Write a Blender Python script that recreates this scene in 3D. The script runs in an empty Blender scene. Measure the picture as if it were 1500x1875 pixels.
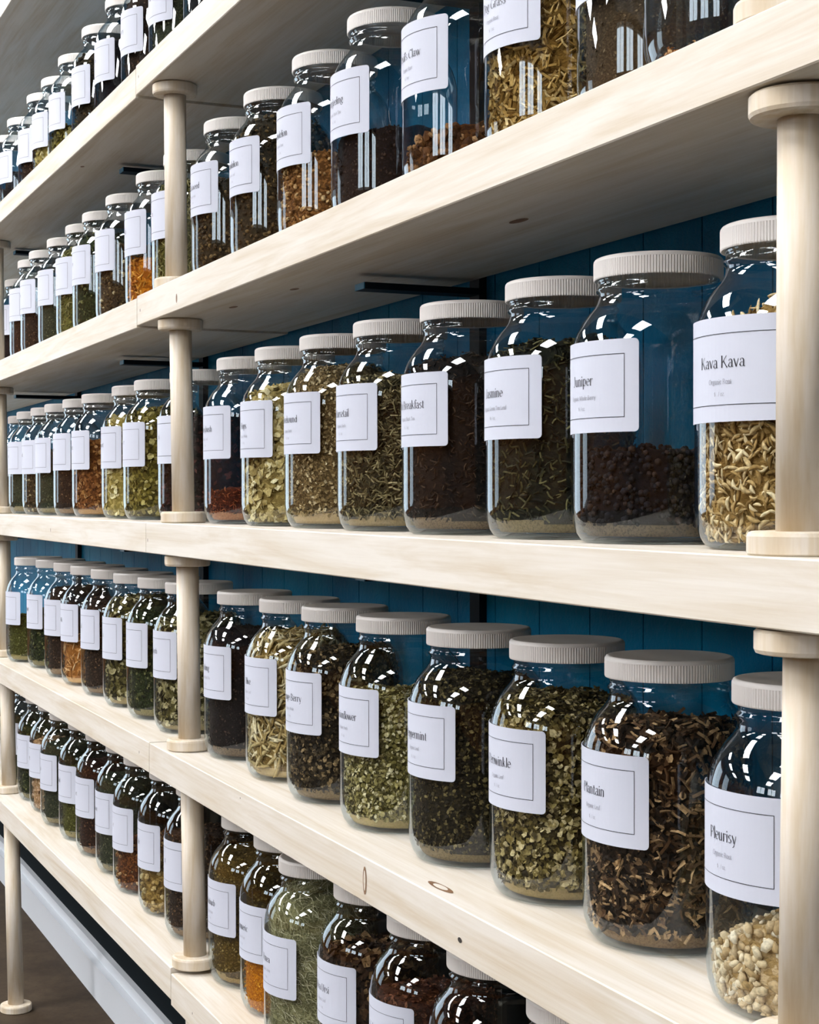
import bpy, math, random
import numpy as np
from mathutils import Matrix, Vector

# ------------------------------------------------------------------ camera, world, light, exposure
C = bpy.context.scene.collection
scn = bpy.context.scene
YAW, PITCH, ROLL, CAMY = 1.1591, -0.0085, -0.0010, -0.5163
fw = Vector((-math.sin(YAW)*math.cos(PITCH), math.cos(YAW)*math.cos(PITCH), math.sin(PITCH)))
rt = Vector((math.cos(YAW), math.sin(YAW), 0)); up = rt.cross(fw)
rt2 = math.cos(ROLL)*rt + math.sin(ROLL)*up; up2 = -math.sin(ROLL)*rt + math.cos(ROLL)*up
cam = bpy.data.objects.new('camera', bpy.data.cameras.new('camera')); C.objects.link(cam)
cam.matrix_world = Matrix(((rt2.x, up2.x, -fw.x, 0), (rt2.y, up2.y, -fw.y, CAMY), (rt2.z, up2.z, -fw.z, 0), (0, 0, 0, 1)))
cam.data.sensor_fit = 'HORIZONTAL'; cam.data.sensor_width = 36; cam.data.lens = 72.0
cam.data.clip_start = 0.02; cam.data.clip_end = 60
scn.camera = cam
w = bpy.data.worlds.new('world'); scn.world = w; w.use_nodes = True
w.node_tree.nodes['Background'].inputs[0].default_value = (0.55, 0.7, 1.0, 1)
w.node_tree.nodes['Background'].inputs[1].default_value = 0.1
scn.view_settings.view_transform = 'Standard'; scn.view_settings.look = 'None'
scn.view_settings.gamma = 1; scn.view_settings.use_curve_mapping = False
scn.view_settings.exposure = 0.0
CEIL_EMIT = 29.0      # ceiling fluorescent panels
WIN_EMIT = 2.8        # daylight in the shop windows

random.seed(7); rng = np.random.default_rng(11)
PI = math.pi

# ------------------------------------------------------------------ tagging
def tag(o, label=None, cat=None, group=None, kind=None):
    if label: o['label'] = label
    if cat: o['category'] = cat
    if group: o['group'] = group
    if kind: o['kind'] = kind
    return o
def empty(name, loc, rz=0.0):
    o = bpy.data.objects.new(name, None); C.objects.link(o); o.location = loc; o.rotation_euler = (0, 0, rz)
    o.empty_display_size = 0.02; return o
def link(name, me, parent=None, loc=None):
    o = bpy.data.objects.new(name, me); C.objects.link(o)
    if parent: o.parent = parent
    if loc is not None: o.location = loc
    return o

# ------------------------------------------------------------------ mesh builder
class MB:
    def __init__(s): s.v = []; s.f = []; s.m = []
    def add(s, vs, fs, mi=0):
        b = len(s.v); s.v += [tuple(p) for p in vs]
        for f in fs: s.f.append(tuple(i+b for i in f)); s.m.append(mi)
    def box(s, x0, y0, z0, x1, y1, z1, mi=0):
        s.add([(x0,y0,z0),(x1,y0,z0),(x1,y1,z0),(x0,y1,z0),(x0,y0,z1),(x1,y0,z1),(x1,y1,z1),(x0,y1,z1)],
              [(0,3,2,1),(4,5,6,7),(0,1,5,4),(1,2,6,5),(2,3,7,6),(3,0,4,7)], mi)
    def lathe(s, prof, n=48, c=(0,0,0), mi=0, rf=None, lean=(0,0)):
        # prof: list of (r,z), bottom to top on the outside
        vs = []; fs = []; rings = []
        for k, (r, z) in enumerate(prof):
            cx = c[0]+lean[0]*z; cy = c[1]+lean[1]*z
            if r < 1e-6: rings.append([len(vs)]); vs.append((cx, cy, c[2]+z)); continue
            idx = []
            for i in range(n):
                a = 2*PI*i/n; rr = r*(rf(i, k) if rf else 1)
                idx.append(len(vs)); vs.append((cx+rr*math.cos(a), cy+rr*math.sin(a), c[2]+z))
            rings.append(idx)
        for a, b in zip(rings[:-1], rings[1:]):
            if len(a) == 1 and len(b) == 1: continue
            for i in range(n):
                j = (i+1) % n
                if len(a) == 1: fs.append((a[0], b[j], b[i]))
                elif len(b) == 1: fs.append((a[i], a[j], b[0]))
                else: fs.append((a[i], a[j], b[j], b[i]))
        s.add(vs, fs, mi)
    def mesh(s, name, mats, smooth=False):
        me = bpy.data.meshes.new(name); me.from_pydata(s.v, [], s.f)
        for m in mats: me.materials.append(m)
        me.polygons.foreach_set('material_index', s.m)
        if smooth: me.polygons.foreach_set('use_smooth', [True]*len(s.f))
        me.update(); return me

def np_mesh(name, blocks, mats):
    """blocks: list of (verts (N,3), faces (F,k), material index, smooth)"""
    vs = []; loops = []; starts = []; mi = []; sm = []; base = 0; lc = 0
    for v, f, m, s_ in blocks:
        vs.append(v); f = np.asarray(f)+base; base += len(v)
        k = f.shape[1]; loops.append(f.ravel()); starts.append(lc+np.arange(len(f))*k); lc += f.size
        mi.append(np.full(len(f), m)); sm.append(np.full(len(f), s_))
    V = np.concatenate(vs); L = np.concatenate(loops); S = np.concatenate(starts)
    me = bpy.data.meshes.new(name)
    me.vertices.add(len(V)); me.vertices.foreach_set('co', V.astype(np.float32).ravel())
    me.loops.add(len(L)); me.loops.foreach_set('vertex_index', L.astype(np.int32))
    me.polygons.add(len(S)); me.polygons.foreach_set('loop_start', S.astype(np.int32))
    for m in mats: me.materials.append(m)
    me.polygons.foreach_set('material_index', np.concatenate(mi).astype(np.int32))
    me.polygons.foreach_set('use_smooth', np.concatenate(sm).astype(bool))
    me.update(calc_edges=True); me.validate(); return me

# ------------------------------------------------------------------ materials
def lin(h):
    h = h.lstrip('#'); r = []
    for i in (0, 2, 4):
        c = int(h[i:i+2], 16)/255; r.append(c/12.92 if c <= .04045 else ((c+.055)/1.055)**2.4)
    return (*r, 1)
def mat(name, color='#808080', rough=.5, spec=.5, metal=0):
    m = bpy.data.materials.new(name); m.use_nodes = True
    b = m.node_tree.nodes['Principled BSDF']
    b.inputs['Base Color'].default_value = lin(color); b.inputs['Roughness'].default_value = rough
    b.inputs['Specular IOR Level'].default_value = spec; b.inputs['Metallic'].default_value = metal
    return m, m.node_tree, b
def N(nt, t, **kw):
    n = nt.nodes.new(t)
    for k, v in kw.items(): setattr(n, k, v)
    return n
def ramp(nt, cols, pos=None):
    r = N(nt, 'ShaderNodeValToRGB'); cr = r.color_ramp
    pos = pos or [i/(len(cols)-1) for i in range(len(cols))]
    while len(cr.elements) < len(cols): cr.elements.new(.5)
    for e, p, c in zip(cr.elements, pos, cols): e.position = p; e.color = lin(c)
    return r
def coords(nt, scale, kind='Object'):
    t = N(nt, 'ShaderNodeTexCoord'); mp = N(nt, 'ShaderNodeMapping'); mp.inputs['Scale'].default_value = scale
    nt.links.new(t.outputs[kind], mp.inputs['Vector']); return mp.outputs['Vector']
def noise(nt, vec, sc, det=4, rough=.55, dist=0):
    n = N(nt, 'ShaderNodeTexNoise'); n.inputs['Scale'].default_value = sc; n.inputs['Detail'].default_value = det
    n.inputs['Roughness'].default_value = rough; n.inputs['Distortion'].default_value = dist
    nt.links.new(vec, n.inputs['Vector']); return n.outputs['Fac']
def bump(nt, b, h, strength, dist):
    bp = N(nt, 'ShaderNodeBump'); bp.inputs['Strength'].default_value = strength; bp.inputs['Distance'].default_value = dist
    nt.links.new(h, bp.inputs['Height']); nt.links.new(bp.outputs['Normal'], b.inputs['Normal'])

def pine(name, cols, grain=(1.2, 16, 16), rot=False):
    m, nt, b = mat(name, rough=.55, spec=.3)
    v = coords(nt, grain)
    f = noise(nt, v, 3.0, 5, .6, .6); g = noise(nt, coords(nt, (grain[0]*2, grain[1]*7, grain[2]*7)), 3.0, 3)
    mx = N(nt, 'ShaderNodeMath', operation='MULTIPLY_ADD'); nt.links.new(g, mx.inputs[0]); mx.inputs[1].default_value = .35
    nt.links.new(f, mx.inputs[2])
    r = ramp(nt, cols, [.3, .55, .72, .95]); nt.links.new(mx.outputs[0], r.inputs[0])
    nt.links.new(r.outputs[0], b.inputs['Base Color']); bump(nt, b, g, .15, .0006)
    return m
M_BOARD = pine('pale_pine', ['#cec7bb', '#d4cec4', '#cbc2b3', '#bdad93'])
M_POST = pine('pale_turned_wood', ['#d0c6b6', '#d6cdc0', '#cbbda6', '#b8a17e'], (14, 14, 1.2))
M_KNOT, nt, b = mat('pine_knot', '#a9804f', .6)
r = ramp(nt, ['#4a3020', '#8a6848', '#6a4a30', '#a08060']); nt.links.new(noise(nt, coords(nt, (1, 1, 1)), 220, 3), r.inputs[0]); nt.links.new(r.outputs[0], b.inputs['Base Color'])
M_SCREW, _, _ = mat('dark_nail_hole', '#2c2620', .8)

M_WALL, nt, b = mat('teal_blue_paint', '#0b5f8c', .6, .12)
f = noise(nt, coords(nt, (1, 1, 1)), 6, 4); r = ramp(nt, ['#02567f', '#036f9c', '#0588b4'], [.3, .5, .75]); nt.links.new(f, r.inputs[0]); nt.links.new(r.outputs[0], b.inputs['Base Color'])
bump(nt, b, noise(nt, coords(nt, (1, 1, 1)), 130, 4, .7), .6, .003)
M_NAVY, _, _ = mat('black_navy', '#040e13', .75, .08)
M_METAL, _, _ = mat('blue_black_steel', '#0b161f', .6, .15)
M_METALTIP, _, _ = mat('blue_bracket_end', '#1f78a0', .45, .5)  # brighter blue on the front end of each arm only
M_WHITE, _, _ = mat('white_wall_paint', '#dcdcd8', .8, .2)
M_DIM, _, _ = mat('umber_wall_paint', '#7a4e28', .85, .15)
M_BASEB, _, _ = mat('white_gloss_trim', '#d5dae0', .45, .4)
M_CEIL, _, _ = mat('ceiling_white', '#77716a', .9, .1)
M_FLOOR, nt, b = mat('dark_concrete', '#4a443d', .75, .15)
f = noise(nt, coords(nt, (1, 1, 1)), 7, 9, .8); r = ramp(nt, ['#2c2319', '#3d3226', '#4e4232'], [.3, .5, .75]); nt.links.new(f, r.inputs[0]); nt.links.new(r.outputs[0], b.inputs['Base Color'])
def emit(name, col, s):
    m = bpy.data.materials.new(name); m.use_nodes = True; nt = m.node_tree; nt.nodes.clear()
    e = N(nt, 'ShaderNodeEmission'); e.inputs[0].default_value = (*col, 1); e.inputs[1].default_value = s
    o = N(nt, 'ShaderNodeOutputMaterial'); nt.links.new(e.outputs[0], o.inputs[0]); return m
M_LAMP = emit('fluorescent_diffuser', (.985, .975, .98), CEIL_EMIT)
M_DAY = emit('daylit_window_glass', (.74, .88, 1.0), WIN_EMIT)
M_DAYH = emit('high_window_glass', (.8, .91, 1.0), 11.0)
M_LID, _, b = mat('white_plastic_lid', '#e0dcd8', .42, .4)
M_PAPER, _, _ = mat('white_label_paper', '#bfc3d0', .6, .3)
M_INK, _, _ = mat('black_label_ink', '#2a2a30', .6, .2)
M_INKG, _, _ = mat('grey_label_ink', '#a2a4ae', .6, .2)

# thin clear glass: Fresnel mix of a clear, slightly tinted film and a sharp reflection
M_GLASS = bpy.data.materials.new('clear_jar_glass'); M_GLASS.use_nodes = True; nt = M_GLASS.node_tree; nt.nodes.clear()
lw = N(nt, 'ShaderNodeLayerWeight'); lw.inputs[0].default_value = .5
p5 = N(nt, 'ShaderNodeMath', operation='POWER'); nt.links.new(lw.outputs['Facing'], p5.inputs[0]); p5.inputs[1].default_value = 3.6
ma = N(nt, 'ShaderNodeMath', operation='MULTIPLY_ADD', use_clamp=True); nt.links.new(p5.outputs[0], ma.inputs[0]); ma.inputs[1].default_value = .85; ma.inputs[2].default_value = .055
tint = N(nt, 'ShaderNodeValToRGB'); tint.color_ramp.elements[0].color = (.95, .97, .97, 1); tint.color_ramp.elements[1].color = (.50, .62, .66, 1)
tint.color_ramp.elements[0].position = .45; tint.color_ramp.elements[1].position = 1.0
nt.links.new(lw.outputs['Facing'], tint.inputs[0])
tr = N(nt, 'ShaderNodeBsdfTransparent'); nt.links.new(tint.outputs[0], tr.inputs[0])
gl = N(nt, 'ShaderNodeBsdfGlossy'); gl.inputs['Roughness'].default_value = .015; gl.inputs[0].default_value = (.95, .98, 1, 1)
bn = N(nt, 'ShaderNodeBump'); bn.inputs['Strength'].default_value = .04; bn.inputs['Distance'].default_value = .002
nt.links.new(noise(nt, coords(nt, (1, 1, .5)), 28, 2), bn.inputs['Height']); nt.links.new(bn.outputs[0], gl.inputs['Normal'])
mx = N(nt, 'ShaderNodeMixShader'); nt.links.new(ma.outputs[0], mx.inputs[0]); nt.links.new(tr.outputs[0], mx.inputs[1]); nt.links.new(gl.outputs[0], mx.inputs[2])
o = N(nt, 'ShaderNodeOutputMaterial'); nt.links.new(mx.outputs[0], o.inputs[0])

# ------------------------------------------------------------------ room shell
FLOOR, CEIL, WY = -.957, 1.95, .212
X0, X1, Y0 = -8.0, 3.2, -6.6
ZT = dict(A=.5465, B=.2555, C=-.0313, D=-.3015, E=-.5600)   # tops of the jar shelves
TH = .038; DEP = .2030
def struct(name, mb, mats):
    o = link(name, mb.mesh(name, mats)); o['kind'] = 'structure'; return o
m = MB(); m.box(X0-.1, Y0-.1, FLOOR-.1, X1+.1, WY+.1, FLOOR); struct('floor', m, [M_FLOOR])
m = MB(); m.box(X0-.1, Y0-.1, CEIL, X1+.1, WY+.1, CEIL+.1); struct('ceiling', m, [M_CEIL])
m = MB(); m.box(X0-.1, WY+.004, FLOOR, X1+.1, WY+.1, CEIL)
xs = X0                                     # vertical boards of the panelled wall with fine grooves
while xs < X1:
    wd = .091+.004*math.sin(xs*17); m.box(xs+.0009, WY, FLOOR, min(xs+wd-.0009, X1), WY+.004, CEIL); xs += wd
struct('wall_back', m, [M_WALL])
m = MB(); m.box(X0, WY-.0045, -.872, X1, WY-.0002, -.350); struct('dark_wall_sheet', m, [M_NAVY])      # black-navy sheet over the wall, behind and below the bottom shelf
m = MB(); m.box(X1, Y0, FLOOR, X1+.1, WY, CEIL); struct('wall_right', m, [M_DIM])
m = MB(); m.box(X0-.1, Y0-.1, FLOOR, X1+.1, Y0, CEIL); struct('wall_front', m, [M_DIM])
m = MB(); m.box(X0-.1, Y0, FLOOR, X0, WY, CEIL); struct('wall_left', m, [M_DIM])
def window_yz(n, y0, y1, z0, z1, nm):
    fr = MB(); d = .05; x = X0
    fr.box(x, y0-d, z0-d, x+.06, y1+d, z0); fr.box(x, y0-d, z1, x+.06, y1+d, z1+d)
    fr.box(x, y0-d, z0, x+.06, y0, z1); fr.box(x, y1, z0, x+.06, y1+d, z1)
    for k in range(1, nm): yy = y0+(y1-y0)*k/nm; fr.box(x, yy-.02, z0, x+.05, yy+.02, z1)
    fo = struct('window_%d' % n, fr, [M_WHITE])
    g = MB(); g.box(x+.005, y0, z0, x+.02, y1, z1); link('window_pane', g.mesh('window_pane', [M_DAY]), fo)
window_yz(1, -2.9, -.5, -.6, 1.3, 2)
window_yz(2, -6.0, -4.2, -.5, 1.6, 3)
def window_xz(n, x0, x1, z0, z1, nm):       # high shop windows in the wall behind the camera
    fr = MB(); d = .05; y = Y0
    fr.box(x0-d, y, z0-d, x1+d, y+.06, z0); fr.box(x0-d, y, z1, x1+d, y+.06, z1+d)
    fr.box(x0-d, y, z0, x0, y+.06, z1); fr.box(x1, y, z0, x1+d, y+.06, z1)
    for k in range(1, nm): xx = x0+(x1-x0)*k/nm; fr.box(xx-.03, y, z0, xx+.03, y+.05, z1)
    fo = struct('window_%d' % n, fr, [M_WHITE])
    g_ = MB(); g_.box(x0, y+.005, z0, x1, y+.02, z1); link('window_pane', g_.mesh('window_pane', [M_DAYH]), fo)
window_xz(3, -1.5, -.4, .95, 1.8, 2)
window_xz(4, .1, 1.2, .95, 1.8, 2)
window_xz(5, 2.0, 3.0, .95, 1.8, 2)
m = MB(); m.box(X0, .182, FLOOR, X1, WY, -.892); m.box(X0, .196, -.892, X1, WY, -.872); struct('baseboard_back', m, [M_BASEB])
# ceiling light panels (out of frame, seen mirrored in the jars)
lp = MB(); lp.box(-.62, -.32, -.03, .62, .32, 0, 0); fr_me = lp.mesh('light_housing', [M_WHITE])
dp = MB(); dp.box(-.6, -.3, -.034, .6, .3, -.030, 0); df_me = dp.mesh('light_diffuser', [M_LAMP])
for ix in range(3):
    for iy in range(3):
        t = empty('ceiling_light', (-5.6+ix*2.7, -1.15-iy*1.85, CEIL), PI/2)
        tag(t, 'long white fluorescent light panel on the shop ceiling', 'ceiling light', 'ceiling light panels')
        link('housing', fr_me, t); link('diffuser', df_me, t)

# ------------------------------------------------------------------ shelf boards
def board(x0, x1, z0, z1, label, th=TH, knots=(), nails=(), notch=None):
    """a plank whose top runs from z0 (at x0) to z1 (at x1); edges eased"""
    e = .0009; mb = MB(); n = 40
    prof = lambda zt: [(0, zt-th+e), (0, zt-e), (e, zt), (DEP-e, zt), (DEP, zt-e), (DEP, zt-th+e), (DEP-e, zt-th), (e, zt-th)]
    vs = []; fs = []
    for i in range(n+1):
        t = i/n; x = x0+(x1-x0)*t; zt = z0+(z1-z0)*t
        vs += [(x, y, z) for y, z in prof(zt)]
    for i in range(n):
        for k in range(8):
            a = i*8+k; b_ = i*8+(k+1) % 8; fs.append((a, b_, b_+8, a+8))
    fs.append(tuple(range(8))[::-1]); fs.append(tuple(n*8+k for k in range(8)))
    mb.add(vs, fs)
    def disc(face, u, v, ru, rv, mi):
        if face == 't': P = [(u+ru*math.cos(a), v+rv*math.sin(a), z0+(z1-z0)*(u-x0)/(x1-x0)+.00025) for a in np.linspace(0, 2*PI, 16, endpoint=False)]
        elif face == 'f': P = [(u+ru*math.cos(a), -.00025, v+rv*math.sin(a)) for a in np.linspace(0, 2*PI, 16, endpoint=False)]
        else: P = [(u+ru*math.cos(-a), v+rv*math.sin(-a), z0+(z1-z0)*(u-x0)/(x1-x0)-th-.00025) for a in np.linspace(0, 2*PI, 16, endpoint=False)]
        mb.add(P, [tuple(range(16))], mi)
    for kn in knots:
        disc(*kn, 1); 
        if kn[3] > .004: disc2 = (kn[0], kn[1], kn[2], kn[3]*.55, kn[4]*.72); 
        if kn[3] > .004:
            f_, u, v, ru, rv = disc2
            if f_ == 't': P = [(u+ru*math.cos(a), v+rv*math.sin(a), z0+(z1-z0)*(u-x0)/(x1-x0)+.0004) for a in np.linspace(0, 2*PI, 16, endpoint=False)]; mb.add(P, [tuple(range(16))], 0)
            if f_ == 'f': P = [(u+ru*math.cos(a), -.0004, v+rv*math.sin(a)) for a in np.linspace(0, 2*PI, 16, endpoint=False)]; mb.add(P, [tuple(range(16))], 0)
    for nl in nails: disc(*nl, 2)
    o = link('shelf_board', mb.mesh('shelf_board', [M_BOARD, M_KNOT, M_SCREW]))
    return tag(o, label, 'shelf', 'pine boards of the wall shelving')
XL, XR = -4.45, .43
board(XL, XR, .917, .917, 'thick pine board overhead, empty above the top row of jars')
board(XL, -2.0505, .541, .5465, 'left pine board under the top row of jars', knots=[('u', -2.5, .03, .006, .003)])
board(-2.0485, XR, .5495, .5495, 'right pine board overhead under the top row, jointed above the middle post', knots=[('u', -1.5, .12, .009, .004)], nails=[('f', -2.035, .532, .0012, .0020)])
board(XL, -2.0475, .2545, .2545, 'left pine board under the second row of jars')
board(-2.0455, XR, .2570, .2555, 'right pine board under the second row of jars', nails=[('f', -2.03, .237, .0012, .0020)],
      knots=[('f', -1.86, .233, .0028, .0055), ('u', -1.80, .05, .012, .004), ('u', -1.15, .08, .014, .005), ('u', -1.62, .06, .010, .004)])
board(XL, -2.006, -.0290, -.0300, 'left pine board under the middle row of jars', nails=[('f', -2.6, -.05, .0012, .003)])
board(-2.004, XR, -.0300, -.0320, 'right pine board under the middle row of jars', nails=[('f', -1.995, -.052, .0010, .0022)])
board(XL, -1.992, -.3045, -.3030, 'left pine board under the fourth row of jars', nails=[('f', -2.04, -.322, .001, .002)])
board(-1.990, XR, -.3035, -.3005, 'right knotty pine board under the fourth row of jars', knots=[('f', -1.277, -.322, .0042, .012), ('t', -1.155, .014, .022, .0045)], nails=[('f', -1.09, -.326, .0035, .002), ('f', -1.62, -.31, .001, .001)])
board(XL, -1.893, -.5600, -.5575, 'left pine board under the bottom row of jars', th=.0385)
board(-1.891, XR, -.5640, -.5640, 'right pine board under the bottom row of jars', nails=[('f', -1.80, -.585, .001, .0015)])

# ------------------------------------------------------------------ turned posts
def flange_prof(r, t): return [(0, 0), (r*.94, 0), (r, t*.12), (r*1.0, t*.80), (r*.97, t*.95), (r*.90, t), (0, t)]
def post(x0, z0, x1, z1, label, top=True, y=.031, foot=True, rp=.0136, rf=.0275):
    """turned dowel from (x0,z0) at its foot to (x1,z1) at its head"""
    t = empty('shelf_post', (x0, y, z0)); h = z1-z0; lean = ((x1-x0)/h, 0); ft = .0135
    tag(t, label, 'post', 'turned wooden posts between the shelves')
    m = MB(); m.lathe([(0, .001), (rp, .001), (rp, h-.001), (0, h-.001)], 40, lean=lean)
    me = m.mesh('pole', [M_POST]); me.polygons.foreach_set('use_smooth', [len(p.vertices) == 4 for p in me.polygons]); link('pole', me, t)
    def fl(zz, flip):
        m = MB(); pr = flange_prof(rf, ft)
        if flip: pr = [(r_, ft-z_) for r_, z_ in pr][::-1]
        m.lathe([(r_, z_) for r_, z_ in pr], 48)
        o = link('flange', m.mesh('flange', [M_POST]), t, (lean[0]*zz, 0, zz))
    if foot: fl(0, False)
    if top: fl(h-ft, True)
    return t
g = .0003
post(-1.972, .2572+g, -1.978, .5115-g, 'middle turned post beside the second row of jars')
post(-1.943, -.0300+g, -1.955, .2190-g, 'middle turned post crossing the middle row of jars')
post(-1.918, -.3032+g, -1.926, -.0683-g, 'middle turned post crossing the fourth row of jars')
post(-1.896, -.5600+.0005, -1.909, -.3418-g, 'middle turned post crossing the bottom row of jars', top=False)
post(-1.880, FLOOR, -1.8915, -.6025-g, 'middle floor leg, only its head showing under the lowest board', top=False, rp=.0130)
post(-3.276, .2545+g, -3.284, .5050-g, 'thin strip of turned post at the left edge, second row')
post(-3.239, -.0292+g, -3.256, .2165-g, 'left turned post beside the middle row of jars')
post(-3.202, -.3040+g, -3.218, -.0675-g, 'left turned post beside the fourth row of jars')
post(-3.159, -.5588+.0005, -3.180, -.3424-g, 'left turned post beside the bottom row of jars', top=False)
post(-3.094, FLOOR, -3.138, -.5975-g, 'left floor leg standing with a round foot on the dark floor', top=False, rp=.0145, rf=.0290)
post(-.738, .2558+g, -.742, .5115-g, 'near post on the second shelf, only its round foot showing', rf=.0290)
post(-.7255, -.0318+g, -.7240, .2172-g, 'large near turned post crossing the middle row beside Kava Kava', rf=.0290)
post(-.7230, -.3010+g, -.7185, -.0700-g, 'large near turned post crossing the fourth row beside Pleurisy', rf=.0290)

# ------------------------------------------------------------------ wall rails with bracket arms
for x, lb in ((-1.485, 'dark steel shelf rail on the blue wall, between middle and near posts'), (-2.455, 'dark steel shelf rail on the blue wall behind the middle post'), (-3.36, 'dark steel shelf rail on the blue wall at the left')):
    t = tag(empty('shelf_rail', (x, WY, -.62)), lb, 'shelf bracket', 'steel rails and arms carrying the shelves')
    m = MB(); m.box(-.011, -.0085, 0, .011, -.0002, 1.5); link('upright', m.mesh('upright', [M_METAL]), t)
    for k in 'ABCDE':
        zz = ZT[k]-TH-.0005 - (-.62)-(.0075 if k in 'ABE' else .0045)
        m = MB(); m.box(-.012, -.132, zz-.0065, .012, -.0086, zz, 0); m.box(-.0118, -.1330, zz-.0063, .0118, -.132, zz-.0002, 1)
        link('bracket_arm', m.mesh('bracket_arm', [M_METAL, M_METALTIP]), t)

# ------------------------------------------------------------------ jar meshes
R = .0595; H = .194
PROF = [(0, .0035), (.040, .0035), (.0455, .0012), (.049, .0004), (.0525, .0018), (.0560, .0068), (.0585, .0145), (.0595, .0240), (.0595, .1225), (.0592, .1290), (.0580, .1360),
        (.0558, .1430), (.0524, .1495), (.0482, .1552), (.0440, .1598), (.0417, .1635), (.0408, .1670), (.0408, .1700), (.0423, .1718), (.0423, .1732), (.0408, .1748), (.0408, .1775),
        (.0420, .1788), (.0408, .1802), (.0408, .1900)]
m = MB(); m.lathe(PROF, 72); ME_GLASS = m.mesh('glass_body', [M_GLASS], True)
# lid: ribbed screw cap with a raised rim and slightly dished top
nr = 280
def rib(i, k): return 1.0 if (k > 5 or i % 2 == 0) else .989
m = MB(); lt = .0148
m.lathe([(.0415, .0006), (.0438, 0), (.0442, .0008), (.0442, .0018), (.0442, lt-.0030), (.0440, lt-.0018), (.0432, lt-.0006), (.0420, lt), (.0405, lt-.0002), (.0390, lt-.0010), (0, lt-.0010)], nr, (0, 0, H-lt), rf=rib)
ME_LID = m.mesh('lid', [M_LID])
ME_LID.polygons.foreach_set('use_smooth', [abs(p.center.z-(H-lt)) > lt-.0035 for p in ME_LID.polygons])

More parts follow.
